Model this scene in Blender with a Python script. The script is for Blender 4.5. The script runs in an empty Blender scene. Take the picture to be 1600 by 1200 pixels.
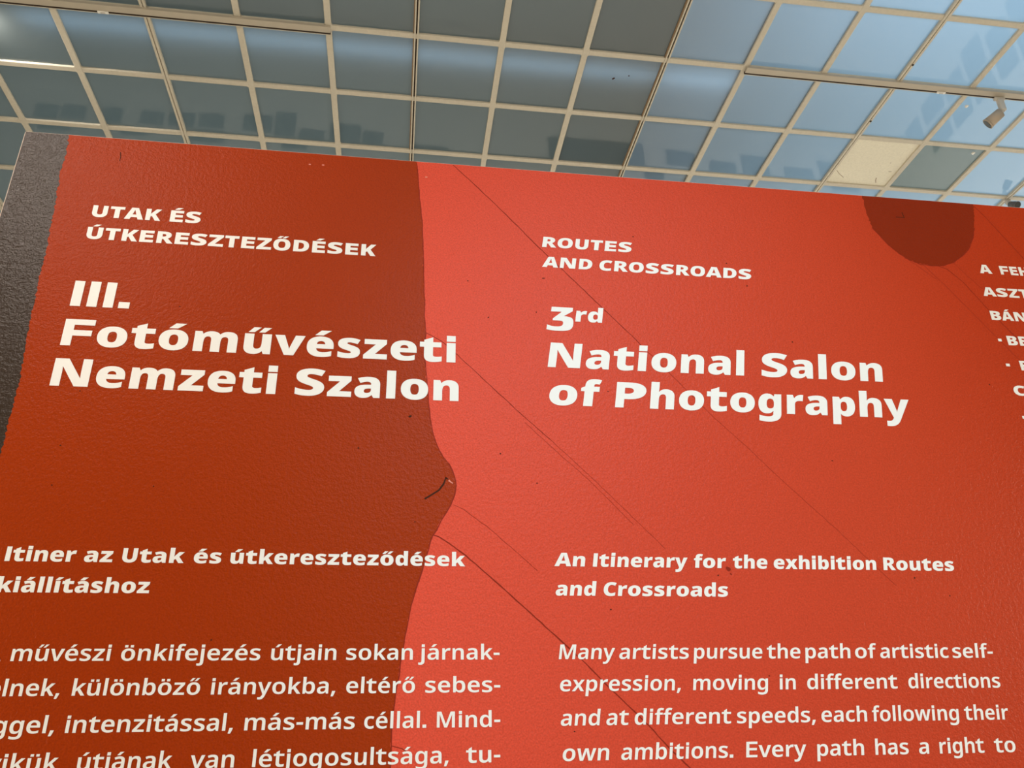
import bpy, bmesh, math, random
from mathutils import Vector, Matrix
from mathutils.geometry import tessellate_polygon

SC = bpy.context.scene
COL = SC.collection
random.seed(7)

# ------------------------------------------------------------------ camera, world, light, exposure
EYE = 1.6                      # camera height above the floor
D = 1.6                        # distance camera - printed wall
HC = 6.0                       # ceiling height above the camera
MODX, MODY = 0.7852, 0.7734    # ceiling grid module
GX, GY = -3.1613, 5.4134       # grid line (0, 0)
F_PX, YAW, PITCH, ROLL = 1269.9, 0.14544, 0.43641, -0.020235

cy, sy, cp, sp = math.cos(YAW), math.sin(YAW), math.cos(PITCH), math.sin(PITCH)
fwd = Vector((sy*cp, cy*cp, sp)); right = Vector((cy, -sy, 0)); up = right.cross(fwd)
c_, s_ = math.cos(ROLL), math.sin(ROLL)
r2 = c_*right + s_*up; u2 = -s_*right + c_*up
cam_d = bpy.data.cameras.new('camera'); cam_d.sensor_width = 36; cam_d.lens = F_PX/1600*36
cam_d.clip_start = 0.05; cam_d.clip_end = 200
cam = bpy.data.objects.new('camera', cam_d); COL.objects.link(cam)
m = Matrix((r2, u2, -fwd)).transposed().to_4x4(); m.translation = Vector((0, 0, EYE)); cam.matrix_world = m
SC.camera = cam

SC.view_settings.view_transform = 'Standard'
SC.view_settings.look = 'None'
SC.view_settings.gamma = 1
SC.view_settings.use_curve_mapping = False
SC.view_settings.exposure = 0.0

world = bpy.data.worlds.new('dusk_sky'); SC.world = world; world.use_nodes = True
bg = world.node_tree.nodes['Background']
bg.inputs[0].default_value = (0.38, 0.66, 0.80, 1); bg.inputs[1].default_value = 0.07

def area(name, loc, target, size, power, color, size_y=None, spread=math.pi):
    l = bpy.data.lights.new(name, 'AREA'); l.energy = power; l.color = color
    l.shape = 'RECTANGLE' if size_y else 'SQUARE'; l.size = size
    if size_y: l.size_y = size_y
    l.spread = spread
    o = bpy.data.objects.new(name, l); COL.objects.link(o); o.location = loc
    o.rotation_euler = (Vector(target)-Vector(loc)).to_track_quat('-Z', 'Y').to_euler()
    return o
def spot(name, loc, target, power, color, angle=60, blend=0.8, radius=0.05):
    l = bpy.data.lights.new(name, 'SPOT'); l.energy = power; l.color = color
    l.spot_size = math.radians(angle); l.spot_blend = blend; l.shadow_soft_size = radius
    o = bpy.data.objects.new(name, l); COL.objects.link(o); o.location = loc
    o.rotation_euler = (Vector(target)-Vector(loc)).to_track_quat('-Z', 'Y').to_euler()
    return o
WARM = (1.0, 0.88, 0.72); COOL = (0.66, 0.82, 1.0)
# added cool fill behind the camera, warm gallery lamps either side, added warm fills over the hall
area('cool_back_fill', (0.55, -3.2, 3.0), (0.55, 1.6, 2.2), 1.1, 28, COOL, 4.6)  # unseen area light added for the cool sheen on the printed wall
spot('cool_gallery_spot', (0.75, -2.2, 4.6), (0.62, 1.6, 2.1), 262, (0.46, 0.79, 1.0), 28, 1.0, 0.12)
area('gallery_lamp_left', (-6.6, -1.4, 2.5), (-0.5, 1.6, 1.7), 1.0, 245, (1.0, 0.88, 0.67))
area('gallery_lamp_right', (7.2, -0.9, 2.6), (1.4, 1.6, 1.7), 1.0, 190, (1.0, 0.89, 0.70))
spot('grazing_lamp', (-2.5, -1.5, 5.3), (-0.95, 1.6, 2.95), 260, (1.0, 0.86, 0.76), 24, 1.0, 0.14)
area('hall_fill_front', (0, -4.5, 7.2), (0, -4.0, 0), 8, 190, (1.0, 0.93, 0.86), 4)  # unseen fill, added to bounce off the floor onto the ceiling
area('hall_fill_back', (2, 8, 7.2), (2, 8, 0), 10, 560, (1.0, 0.93, 0.84), 6)  # second added fill, same floor bounce further back
area('wall_fill_right', (8.6, 10.6, 7.0), (10.9, 10.8, 1.8), 5, 420, (0.95, 0.97, 1.0), 0.5)  # unseen fill added so this wall mirrors brighter in the glass
area('wall_fill_back', (1.0, 11.4, 7.0), (1.0, 13.8, 1.8), 16, 290, (1.0, 0.95, 0.86), 0.5)  # added likewise, to lift the far wall's reflection
# daylight in the roof void above the glass, stronger to the right
area('roof_light_right', (8.8, 5.2, 9.9), (8.8, 5.2, 7), 9.0, 255, (0.52, 0.75, 1.0), 9)
area('roof_light_middle', (4.4, 3.7, 9.0), (4.4, 3.7, 7), 3.0, 28, (0.48, 0.70, 1.0), 2.4)
area('roof_light_left', (-3.0, 6.0, 10.5), (-3.0, 6.0, 7), 9, 38, (0.70, 0.88, 0.86), 12)
area('roof_tube', (-0.2, 5.63, EYE+HC+0.17), (-0.2, 5.63, 7), 6.6, 2.4, (0.50, 0.72, 1.0), 0.05)

# ------------------------------------------------------------------ materials
def mat(name, color, rough=0.6, spec=0.5, bump=None, vary=None, metal=0.0, ramp=None):
    mt = bpy.data.materials.new(name); mt.use_nodes = True
    nt = mt.node_tree; b = nt.nodes['Principled BSDF']
    b.inputs['Base Color'].default_value = (*color, 1); b.inputs['Roughness'].default_value = rough
    b.inputs['Specular IOR Level'].default_value = spec; b.inputs['Metallic'].default_value = metal
    tc = nt.nodes.new('ShaderNodeTexCoord')
    if vary:
        sc, amt = vary
        n = nt.nodes.new('ShaderNodeTexNoise'); n.inputs['Scale'].default_value = sc; n.inputs['Detail'].default_value = 6
        nt.links.new(tc.outputs['Object'], n.inputs['Vector'])
        r = nt.nodes.new('ShaderNodeMapRange'); r.inputs['From Min'].default_value = 0.3; r.inputs['From Max'].default_value = 0.7
        r.inputs['To Min'].default_value = 1-amt; r.inputs['To Max'].default_value = 1+amt
        nt.links.new(n.outputs['Fac'], r.inputs['Value'])
        mx = nt.nodes.new('ShaderNodeVectorMath'); mx.operation = 'SCALE'; mx.inputs[0].default_value = color
        if ramp:      # base colour fades from pinkish red at the torn edge to plain red further right
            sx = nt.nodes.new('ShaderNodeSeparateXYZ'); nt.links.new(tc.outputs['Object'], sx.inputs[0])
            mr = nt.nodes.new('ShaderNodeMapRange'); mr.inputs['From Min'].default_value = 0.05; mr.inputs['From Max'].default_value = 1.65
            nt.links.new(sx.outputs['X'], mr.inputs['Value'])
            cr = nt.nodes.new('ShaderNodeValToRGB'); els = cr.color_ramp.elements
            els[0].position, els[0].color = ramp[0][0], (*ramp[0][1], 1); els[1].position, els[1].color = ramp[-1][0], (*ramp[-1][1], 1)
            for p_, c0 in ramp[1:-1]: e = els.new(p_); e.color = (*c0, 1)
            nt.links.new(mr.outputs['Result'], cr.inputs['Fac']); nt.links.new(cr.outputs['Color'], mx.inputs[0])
        nt.links.new(r.outputs['Result'], mx.inputs['Scale']); nt.links.new(mx.outputs['Vector'], b.inputs['Base Color'])
    if bump:
        prev = None
        for sc, st, dist in bump:
            n = nt.nodes.new('ShaderNodeTexNoise'); n.inputs['Scale'].default_value = sc; n.inputs['Detail'].default_value = 3
            nt.links.new(tc.outputs['Object'], n.inputs['Vector'])
            bp = nt.nodes.new('ShaderNodeBump'); bp.inputs['Strength'].default_value = st; bp.inputs['Distance'].default_value = dist
            nt.links.new(n.outputs['Fac'], bp.inputs['Height'])
            if prev: nt.links.new(prev.outputs['Normal'], bp.inputs['Normal'])
            prev = bp
        nt.links.new(prev.outputs['Normal'], b.inputs['Normal'])
    return mt
PEEL = [(120, 0.5, 0.0030), (300, 0.55, 0.0013)]
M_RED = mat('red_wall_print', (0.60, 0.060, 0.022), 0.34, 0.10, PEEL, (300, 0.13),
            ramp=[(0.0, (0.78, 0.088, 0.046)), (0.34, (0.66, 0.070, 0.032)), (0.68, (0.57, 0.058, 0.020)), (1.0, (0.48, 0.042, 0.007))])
M_DARKRED = mat('rust_red_wall_print', (0.372, 0.037, 0.001), 0.30, 0.10, PEEL, (300, 0.13))
M_MAROON = mat('maroon_wall_print', (0.270, 0.026, 0.005), 0.34, 0.10, PEEL, (420, 0.08))
M_TAUPE = mat('taupe_wall_print', (0.038, 0.023, 0.014), 0.28, 0.26, PEEL, (300, 0.12))
M_EDGE = mat('worn_highlit_edge', (0.72, 0.56, 0.48), 0.5, 0.5, [(200, 0.4, 0.002)])  # worn paint, with the rim highlight put into the pale colour
M_WHITE = mat('white_lettering', (0.96, 0.945, 0.91), 0.5, 0.3)
M_CRACK = mat('printed_crack', (0.28, 0.026, 0.010), 0.6, 0.1)
M_CRACKF = mat('faint_printed_crack', (0.38, 0.036, 0.014), 0.6, 0.1)
M_SPECK = mat('dark_speck', (0.06, 0.018, 0.008), 0.7, 0.1)
M_PALE = mat('pale_fleck', (0.80, 0.28, 0.20), 0.6, 0.3)
M_BAR = mat('cream_grid_paint', (0.62, 0.565, 0.46), 0.5, 0.3, None, (30, 0.04))
M_BARSH = mat('brown_grid_paint', (0.30, 0.20, 0.11), 0.6, 0.3, None, (30, 0.06))
M_TRACK = mat('grey_track_paint', (0.50, 0.44, 0.35), 0.45, 0.5)
M_SLOT = mat('dark_slot', (0.035, 0.020, 0.010), 0.7, 0.3)
M_CREAM = mat('cream_infill_board', (0.84, 0.79, 0.64), 0.75, 0.3, [(60, 0.25, 0.003)], (45, 0.05))
M_FIX = mat('off_white_fixture', (0.62, 0.57, 0.50), 0.4, 0.5)
M_FIXW = mat('warm_fixture_head', (0.50, 0.40, 0.30), 0.45, 0.5)
M_LENS = mat('dark_lens', (0.05, 0.05, 0.045), 0.2, 0.6)
M_GREY = mat('dark_grey_fixture', (0.12, 0.11, 0.10), 0.4, 0.5)
M_LIT = mat('lit_lens', (1, 0.95, 0.88), 0.3, 0.5)
M_LIT.node_tree.nodes['Principled BSDF'].inputs['Emission Color'].default_value = (1, 0.93, 0.82, 1)
M_LIT.node_tree.nodes['Principled BSDF'].inputs['Emission Strength'].default_value = 12
M_CLIP = mat('white_plastic_clip', (0.9, 0.88, 0.82), 0.4, 0.5)
M_WALL = mat('white_gallery_paint', (0.62, 0.60, 0.55), 0.8, 0.3, [(60, 0.2, 0.003)])
M_FLOOR = mat('oak_floor', (0.50, 0.46, 0.40), 0.5, 0.3, None, (6, 0.15))
M_FRAME = mat('black_picture_frame', (0.02, 0.02, 0.02), 0.4, 0.5)
M_PRINT = mat('dark_photo_print', (0.05, 0.055, 0.06), 0.4, 0.4, None, (3, 0.5))
M_BOARD = mat('board_paint', (0.35, 0.20, 0.15), 0.7, 0.3)

def pane_mat(name, tint, trans, refl=0.08, rough=0.035):
    mt = bpy.data.materials.new(name); mt.use_nodes = True; nt = mt.node_tree; nt.nodes.clear()
    o = nt.nodes.new('ShaderNodeOutputMaterial')
    tr = nt.nodes.new('ShaderNodeBsdfTranslucent'); tr.inputs['Color'].default_value = (*[t*trans for t in tint], 1)
    df = nt.nodes.new('ShaderNodeBsdfDiffuse'); df.inputs['Color'].default_value = (*[t*refl for t in tint], 1)
    ad = nt.nodes.new('ShaderNodeAddShader'); nt.links.new(tr.outputs[0], ad.inputs[0]); nt.links.new(df.outputs[0], ad.inputs[1])
    gl = nt.nodes.new('ShaderNodeBsdfGlossy'); gl.inputs['Roughness'].default_value = rough
    fr = nt.nodes.new('ShaderNodeFresnel'); fr.inputs['IOR'].default_value = 1.85
    mx = nt.nodes.new('ShaderNodeMixShader')
    nt.links.new(fr.outputs[0], mx.inputs[0]); nt.links.new(ad.outputs[0], mx.inputs[1]); nt.links.new(gl.outputs[0], mx.inputs[2])
    nt.links.new(mx.outputs[0], o.inputs['Surface'])
    tc = nt.nodes.new('ShaderNodeTexCoord'); n = nt.nodes.new('ShaderNodeTexNoise'); n.inputs['Scale'].default_value = 1.1
    nt.links.new(tc.outputs['Object'], n.inputs['Vector'])
    bp = nt.nodes.new('ShaderNodeBump'); bp.inputs['Strength'].default_value = 0.05; bp.inputs['Distance'].default_value = 0.01
    nt.links.new(n.outputs['Fac'], bp.inputs['Height']); nt.links.new(bp.outputs['Normal'], gl.inputs['Normal'])
    return mt
M_PANE = pane_mat('frosted_glass', (0.80, 0.92, 0.92), 0.62)
M_PANEG = pane_mat('grey_green_frosted_glass', (0.62, 0.72, 0.62), 0.22, 0.2)

# ------------------------------------------------------------------ helpers
def tag(o, label=None, cat=None, group=None, kind=None):
    if label: o['label'] = label
    if cat: o['category'] = cat
    if group: o['group'] = group
    if kind: o['kind'] = kind
    return o
def empty(name, loc=(0, 0, 0)):
    o = bpy.data.objects.new(name, None); COL.objects.link(o); o.location = loc; o.empty_display_size = 0.1
    return o
def link(name, me, material=None, parent=None, loc=None):
    if material and not me.materials: me.materials.append(material)
    o = bpy.data.objects.new(name, me); COL.objects.link(o)
    if parent: o.parent = parent
    if loc is not None: o.location = loc
    return o
def box_bm(bm, x0, x1, y0, y1, z0, z1, top=True):
    v = [bm.verts.new(p) for p in ((x0,y0,z0),(x1,y0,z0),(x1,y1,z0),(x0,y1,z0),(x0,y0,z1),(x1,y0,z1),(x1,y1,z1),(x0,y1,z1))]
    fs = [(3,2,1,0),(0,1,5,4),(1,2,6,5),(2,3,7,6),(3,0,4,7)] + ([(4,5,6,7)] if top else [])
    for f in fs: bm.faces.new([v[i] for i in f])
def to_mesh(name, bm, smooth=False):
    me = bpy.data.meshes.new(name); bm.normal_update(); bm.to_mesh(me); bm.free()
    if smooth:
        for p in me.polygons: p.use_smooth = True
    return me
def box(name, x0, x1, y0, y1, z0, z1, material, parent=None, bevel=0.0, top=True):
    bm = bmesh.new(); box_bm(bm, x0, x1, y0, y1, z0, z1, top)
    if bevel: bmesh.ops.bevel(bm, geom=bm.edges[:], offset=bevel, segments=3, affect='EDGES', profile=0.5)
    return link(name, to_mesh(name, bm), material, parent)
def plate_mesh(name, loops, y_front, y_back):
    """Flat plates in the wall plane; every group in loops is [outline, hole, hole...] of (x, z) points."""
    verts, faces = [], []
    for g in loops:
        base = len(verts); flat = [p for l in g for p in l]; n = len(flat)
        for y in (y_front, y_back):
            verts.extend((p[0], y, p[1]) for p in flat)
        for t in tessellate_polygon([[Vector((p[0], p[1], 0)) for p in l] for l in g]):
            a, b, c = (flat[i] for i in t)
            cr = (b[0]-a[0])*(c[1]-a[1])-(b[1]-a[1])*(c[0]-a[0])
            t = t if cr > 0 else t[::-1]
            faces.append(tuple(base+i for i in t))
        k = 0
        for l in g:
            for i in range(len(l)):
                a, b = base+k+i, base+k+(i+1) % len(l)
                faces.append((a, b, b+n, a+n))
            k += len(l)
    me = bpy.data.meshes.new(name); me.from_pydata(verts, [], faces); me.update()
    return me

# ------------------------------------------------------------------ the hall
XL, XR, YF, YB = -9.6, 10.9, -7.5, 13.8
ZC = EYE+HC
tag(box('floor', XL, XR, YF, YB, -0.1, 0, M_FLOOR), kind='structure')
tag(box('wall_left', XL-0.2, XL, YF, YB, 0, ZC, M_WALL), kind='structure')
tag(box('wall_right', XR, XR+0.2, YF, YB, 0, ZC, M_WALL), kind='structure')
tag(box('wall_back', XL, XR, YB, YB+0.2, 0, ZC, M_WALL), kind='structure')
tag(box('wall_front', XL, XR, YF-0.2, YF, 0, ZC, M_WALL), kind='structure')

# ------------------------------------------------------------------ glass ceiling
ceiling = tag(empty('ceiling', (0, 0, ZC)), kind='structure')
I0, I1 = math.ceil((XL-GX)/MODX)-1, math.floor((XR-GX)/MODX)+1
J0, J1 = math.ceil((YF-GY)/MODY)-1, math.floor((YB-GY)/MODY)+1
BW = 0.056
def cell(i, j):
    return GX+i*MODX, GY+j*MODY
bm = bmesh.new()
box_bm(bm, 0.012, MODX-0.012, 0.012, MODY-0.012, 0, 0.012, top=False)
pane_me = to_mesh('glass_pane', bm); pane_me.materials.append(M_PANE)
paneg_me = pane_me.copy(); paneg_me.materials.clear(); paneg_me.materials.append(M_PANEG)
bm = bmesh.new(); box_bm(bm, 0.02, MODX-0.02, 0.02, MODY-0.02, -0.004, 0.02)
board_me = to_mesh('infill_board', bm); board_me.materials.append(M_CREAM)
rest = bmesh.new()
for i in range(I0, I1):
    for j in range(J0, J1):
        x, y = cell(i, j)
        if x < XL-0.5*MODX or x+MODX > XR+0.5*MODX or y < YF-0.5*MODY or y+MODY > YB+0.5*MODY: continue
        if -5 <= i <= 15 and -6 <= j <= 7:
            if (i, j) == (10, 1):
                o = link('infill_board', board_me, None, ceiling, (x, y, 0.022)); o['label'] = 'cream opaque board filling one ceiling bay'
            elif (i, j) == (11, 1):
                o = link('glass_pane', paneg_me, None, ceiling, (x, y, 0.022)); o['label'] = 'darker grey-green glass pane beside the cream board'
            else:
                o = link('glass_pane', pane_me, None, ceiling, (x, y, 0.022))
        else:
            box_bm(rest, x+0.012, x+MODX-0.012, y+0.012, y+MODY-0.012, 0.022, 0.034, top=False)
tag(link('outer_glass_field', to_mesh('outer_glass_field', rest), M_PANE, ceiling), kind='stuff')
# marks on the cream board and the glass
bx, by = cell(10, 1)
def ceil_mark(name, pts, wdt, material, z=-0.001):
    bm = bmesh.new()
    for a, b in zip(pts[:-1], pts[1:]):
        a, b = Vector(a), Vector(b); d = (b-a).normalized(); n = Vector((-d.y, d.x))*wdt/2
        vs = [bm.verts.new((p.x, p.y, z+h)) for h in (0, 0.002) for p in (a-n, b-n, b+n, a+n)]
        bm.faces.new(vs[:4]); bm.faces.new(vs[4:][::-1])
        for k in range(4): bm.faces.new((vs[k], vs[(k+1) % 4], vs[4+(k+1) % 4], vs[4+k]))
    bmesh.ops.recalc_face_normals(bm, faces=bm.faces[:])
    return link(name, to_mesh(name, bm), material, ceiling)
ceil_mark('hairline_mark', [(bx+0.06, by+0.545), (bx+0.12, by+0.60), (bx+0.20, by+0.655)], 0.004, M_BARSH, 0.016)
ceil_mark('dark_chip', [(bx+0.585, by+0.62), (bx+0.60, by+0.66), (bx+0.625, by+0.70)], 0.008, M_BARSH, 0.016)
ceil_mark('dark_chip', [(bx+0.665, by+0.50), (bx+0.70, by+0.50)], 0.008, M_TRACK, 0.016)
ceil_mark('dark_chip', [(bx+0.60, by+0.36), (bx+0.612, by+0.36)], 0.010, M_TRACK, 0.016)
gx, gy = cell(6, 0)
ceil_mark('dirt_spot', [(gx+0.335, gy+0.305), (gx+0.355, gy+0.285)], 0.016, M_SPECK, 0.020)
ceil_mark('dirt_spot', [(gx+0.48, gy+0.245), (gx+0.492, gy+0.243)], 0.012, M_SPECK, 0.020)

# grid bars running away from the camera (double profile every third line) and across
def ybar(i):
    x = GX+i*MODX; y0, y1 = YF, YB
    if i % 3 != 1:
        return box('grid_bar', x-BW/2, x+BW/2, y0, y1, 0.0, 0.05, M_BAR, ceiling, 0.004)
    wide = i in (4, 7)
    g = 0.007 if wide else 0.004; l = 0.013 if wide else 0.022
    bm = bmesh.new()
    box_bm(bm, x-g-l, x-g, y0, y1, -0.006, 0.05); box_bm(bm, x+g, x+g+l, y0, y1, -0.006, 0.05)
    o = link('slotted_grid_bar', to_mesh('slotted_grid_bar', bm), M_BAR, ceiling)
    box('slot', x-g, x+g, y0, y1, 0.010, 0.05, M_SLOT if wide else M_BARSH, o)
    if wide: box('slot_edge', x-g-l-0.010, x-g-l, y0, y1, 0.006, 0.05, M_BARSH, o)
    return o
for i in range(I0+1, I1):
    if XL < GX+i*MODX < XR: ybar(i)
for j in range(J0+1, J1):
    y = GY+j*MODY
    if YF < y < YB: box('cross_bar', XL, XR, y-BW/2, y+BW/2, 0.0015, 0.05, M_BAR, ceiling, 0.004)
# small corner plates at the crossings
bm = bmesh.new()
r = BW/2+0.014; q = BW/2-0.002
pts = [(-q, -r), (q, -r), (r, -q), (r, q), (q, r), (-q, r), (-r, q), (-r, -q)]
lo = [bm.verts.new((a, b, 0.003)) for a, b in pts]; hi = [bm.verts.new((a, b, 0.03)) for a, b in pts]
bm.faces.new(lo[::-1]); bm.faces.new(hi)
for k in range(8): bm.faces.new((lo[k], lo[(k+1) % 8], hi[(k+1) % 8], hi[k]))
joint_me = to_mesh('corner_plate', bm); joint_me.materials.append(M_BAR)
for i in range(-4, 16):
    for j in range(-5, 7):
        if i % 3 != 1:
            link('corner_plate', joint_me, None, ceiling, (GX+i*MODX, GY+j*MODY, 0))
# small screw heads on the slotted bars
for i, yy in ((10, GY-0.24), (10, GY+0.52)):
    bm = bmesh.new(); bmesh.ops.create_cone(bm, cap_ends=True, segments=12, radius1=0.010, radius2=0.010, depth=0.006, matrix=Matrix.Translation((GX+i*MODX+0.012, yy, -0.008)))
    link('screw_head', to_mesh('screw_head', bm), M_SLOT, ceiling)
# unseen baffles added in the roof void to hold light within its bays
xb = GX+7*MODX
tag(box('void_baffle_1', xb-0.02, xb+0.02, YF, YB, ZC+0.07, ZC+1.2, M_BOARD), kind='structure')
tag(box('void_baffle_2', XL, xb-0.03, GY-0.02, GY+0.02, ZC+0.07, ZC+0.5, M_BOARD), kind='structure')

# ------------------------------------------------------------------ tracks and fittings under the ceiling
def track(x0, x1, label):
    t = tag(empty('lighting_track', ((x0+x1)/2, GY, ZC)), label, 'lighting track', 'lighting tracks under the grid')
    c = (x0+x1)/2
    box('rail', x0-c, x1-c, -0.036, 0.028, -0.030, -0.002, M_TRACK, t, 0.003)
    box('slot', x0-c, x1-c, 0.0285, 0.0440, -0.0295, -0.002, M_SLOT, t)
    box('lip', x0-c, x1-c, 0.0445, 0.0510, -0.030, -0.002, M_BAR, t)
    return t
track(XL+0.3, GX+3*MODX+0.02, 'grey lighting track under the grid at upper left, above the rust-red part')
track(GX+8*MODX+0.0, XR-0.3, 'grey lighting track under the grid at upper right, carrying the spotlight')
def adapter(x, label):
    t = tag(empty('track_adapter', (x, GY+0.034, ZC-0.03)), label, 'track adapter', 'empty adapters in the tracks')
    box('adapter_body', -0.045, 0.045, -0.012, 0.012, -0.012, 0.0, M_CLIP, t, 0.003)
    box('contact', -0.02, 0.02, -0.008, 0.008, -0.016, -0.012, M_FIX, t, 0.002)
adapter(-2.72, 'small white adapter clipped into the left lighting track')
adapter(5.17, 'small white adapter clipped into the right lighting track')

def cyl_mesh(name, r0, r1, a, b, seg=28):
    a, b = Vector(a), Vector(b); d = b-a
    bm = bmesh.new()
    mt = Matrix.Translation((a+b)/2) @ d.to_track_quat('Z', 'Y').to_matrix().to_4x4()
    bmesh.ops.create_cone(bm, cap_ends=True, segments=seg, radius1=r0, radius2=r1, depth=d.length, matrix=mt)
    me = to_mesh(name, bm, True)
    for p in me.polygons:
        if len(p.vertices) > 4: p.use_smooth = False
    return me
def spotlight(x, y, z, aim, label, body_h=0.16, head_mat=None, size=1.0, lit=False):
    head_mat = head_mat or M_FIXW
    t = tag(empty('track_spotlight', (x, y, z)), label, 'spotlight')
    box('adapter_body', -0.055*size, 0.055*size, -0.018*size, 0.018*size, -0.02*size, 0.012, M_FIX, t, 0.004)
    box('arm', -0.032*size, 0.032*size, -0.026*size, 0.026*size, -body_h, -0.01, M_FIX, t, 0.018*size)
    a = Vector(aim).normalized(); p = Vector((0, 0, -body_h+0.01))
    link('pivot', cyl_mesh('pivot', 0.02*size, 0.02*size, p, p+a*0.05), M_FIX, t)
    h = link('head', cyl_mesh('head', 0.050*size, 0.058*size, p+a*0.03, p+a*0.18*size), head_mat, t)
    link('rim', cyl_mesh('rim', 0.060*size, 0.060*size, p+a*0.172*size, p+a*0.186*size), head_mat, h)
    link('lens', cyl_mesh('lens', 0.050*size, 0.050*size, p+a*0.184*size, p+a*0.189*size), M_LIT if lit else M_LENS, h)
    if lit:      # the lamp's own light, just in front of its lens
        l = bpy.data.lights.new('lamp_beam', 'SPOT'); l.energy = 60; l.color = (1.0, 0.93, 0.84); l.shadow_soft_size = 0.04
        l.spot_size = math.radians(130); l.spot_blend = 1.0
        lo = bpy.data.objects.new('lamp_beam', l); COL.objects.link(lo); lo.parent = t; lo.location = p+a*0.20*size
        lo.rotation_euler = a.to_track_quat('-Z', 'Y').to_euler()
    return t
spotlight(5.80, GY+0.034, ZC-0.045, (-0.62, 0.58, -0.48), 'small off-white spotlight hanging from the right lighting track')
spotlight(GX+13*MODX, GY+2*MODY+0.02, ZC-0.01, (0.10, -0.75, -0.65), 'small spotlight with dark lens peeking over the wall top at right', 0.07, M_GREY, 0.75)
spotlight(-4.05, GY+0.034, ZC-0.045, (0.35, 0.35, 0.2), 'lit spotlight on the left track just past the frame, glowing on the glass', 0.10, None, 1.0, True)
for (x, y, lab) in ((5.57, GY+0.20, 'tiny white clip on a grid bar below the right track'), (6.10, GY+MODY+0.075, 'tiny white clip at the corner of the grey-green pane')):
    t = tag(empty('ceiling_clip', (x, y, ZC)), lab, 'clip')
    box('clip_body', -0.016, 0.016, -0.013, 0.013, -0.014, 0.0, M_CLIP, t, 0.003)
    box('clip_tongue', -0.006, 0.006, -0.022, 0.013, -0.018, -0.014, M_CLIP, t)

# ------------------------------------------------------------------ pictures on the hall walls (seen mirrored in the glass)
def picture(side, along, z, w_, h_, label):
    t = tag(empty('framed_picture', (along, YB, z) if side == 'back' else (XR, along, z)), label, 'picture', 'framed pictures on the %s wall' % side)
    if side == 'right': t.rotation_euler.z = -math.pi/2
    f = 0.03; fr = bmesh.new()
    for a0, a1, z0, z1 in ((-w_/2, w_/2, 0, f), (-w_/2, w_/2, h_-f, h_), (-w_/2, -w_/2+f, f, h_-f), (w_/2-f, w_/2, f, h_-f)):
        box_bm(fr, a0, a1, -0.035, 0, z0, z1)
    link('frame', to_mesh('frame', fr), M_FRAME, t)
    box('print', -w_/2+f, w_/2-f, -0.02, 0.0, f, h_-f, M_PRINT, t)
picture('back', -7.437, 1.280, 0.418, 0.333, 'first dark framed picture from the left on the far wall, mirrored in ceiling glass')
picture('back', -7.212, 1.679, 0.594, 0.229, 'second dark framed picture from the left on the far wall, mirrored in ceiling glass')
picture('back', -6.916, 1.255, 0.446, 0.318, 'third dark framed picture from the left on the far wall, mirrored in ceiling glass')
picture('back', -6.177, 1.224, 0.367, 0.387, 'fourth dark framed picture from the left on the far wall, mirrored in ceiling glass')
picture('back', -5.678, 1.682, 0.489, 0.200, 'fifth dark framed picture from the left on the far wall, mirrored in ceiling glass')
picture('back', -5.389, 1.240, 0.447, 0.322, 'sixth dark framed picture from the left on the far wall, mirrored in ceiling glass')
picture('back', -4.808, 1.210, 0.502, 0.341, 'seventh dark framed picture from the left on the far wall, mirrored in ceiling glass')
picture('back', -4.231, 1.614, 0.628, 0.302, 'eighth dark framed picture from the left on the far wall, mirrored in ceiling glass')
picture('back', -4.210, 1.179, 0.483, 0.343, 'ninth dark framed picture from the left on the far wall, mirrored in ceiling glass')
picture('back', -3.286, 1.095, 0.582, 0.432, 'tenth dark framed picture from the left on the far wall, mirrored in ceiling glass')
picture('back', -2.718, 0.980, 0.418, 0.608, 'eleventh dark framed picture from the left on the far wall, mirrored in ceiling glass')
picture('back', -2.484, 1.689, 0.518, 0.238, 'twelfth dark framed picture from the left on the far wall, mirrored in ceiling glass')
picture('back', -2.155, 1.394, 0.499, 0.242, 'thirteenth dark framed picture from the left on the far wall, mirrored in ceiling glass')
picture('back', -1.469, 1.163, 0.639, 0.489, 'fourteenth dark framed picture from the left on the far wall, mirrored in ceiling glass')
picture('back', -0.880, 1.312, 0.417, 0.349, 'fifteenth dark framed picture from the left on the far wall, mirrored in ceiling glass')
picture('back', 0.319, 1.576, 0.819, 0.227, 'sixteenth dark framed picture from the left on the far wall, mirrored in ceiling glass')
picture('back', 4.026, 1.035, 2.154, 0.709, 'seventeenth dark framed picture from the left on the far wall, mirrored in ceiling glass')
picture('back', 5.301, 1.725, 0.415, 0.287, 'eighteenth dark framed picture from the left on the far wall, mirrored in ceiling glass')
picture('back', 5.970, 1.150, 0.652, 0.406, 'nineteenth dark framed picture from the left on the far wall, mirrored in ceiling glass')
picture('back', 6.949, 1.367, 0.613, 0.332, 'twentieth dark framed picture from the left on the far wall, mirrored in ceiling glass')
picture('back', 7.730, 1.122, 0.623, 0.560, 'twenty-first dark framed picture from the left on the far wall, mirrored in ceiling glass')
picture('back', 8.765, 1.376, 0.679, 0.336, 'twenty-second dark framed picture from the left on the far wall, mirrored in ceiling glass')
picture('back', 9.531, 1.114, 0.482, 0.436, 'twenty-third dark framed picture from the left on the far wall, mirrored in ceiling glass')
picture('back', 9.829, 1.701, 0.639, 0.223, 'twenty-fourth dark framed picture from the left on the far wall, mirrored in ceiling glass')
picture('right', 13.100, 1.000, 0.500, 0.600, 'first dark framed picture from the left on the right wall, mirrored in ceiling glass')
picture('right', 12.500, 1.000, 0.450, 0.650, 'second dark framed picture from the left on the right wall, mirrored in ceiling glass')
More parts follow.
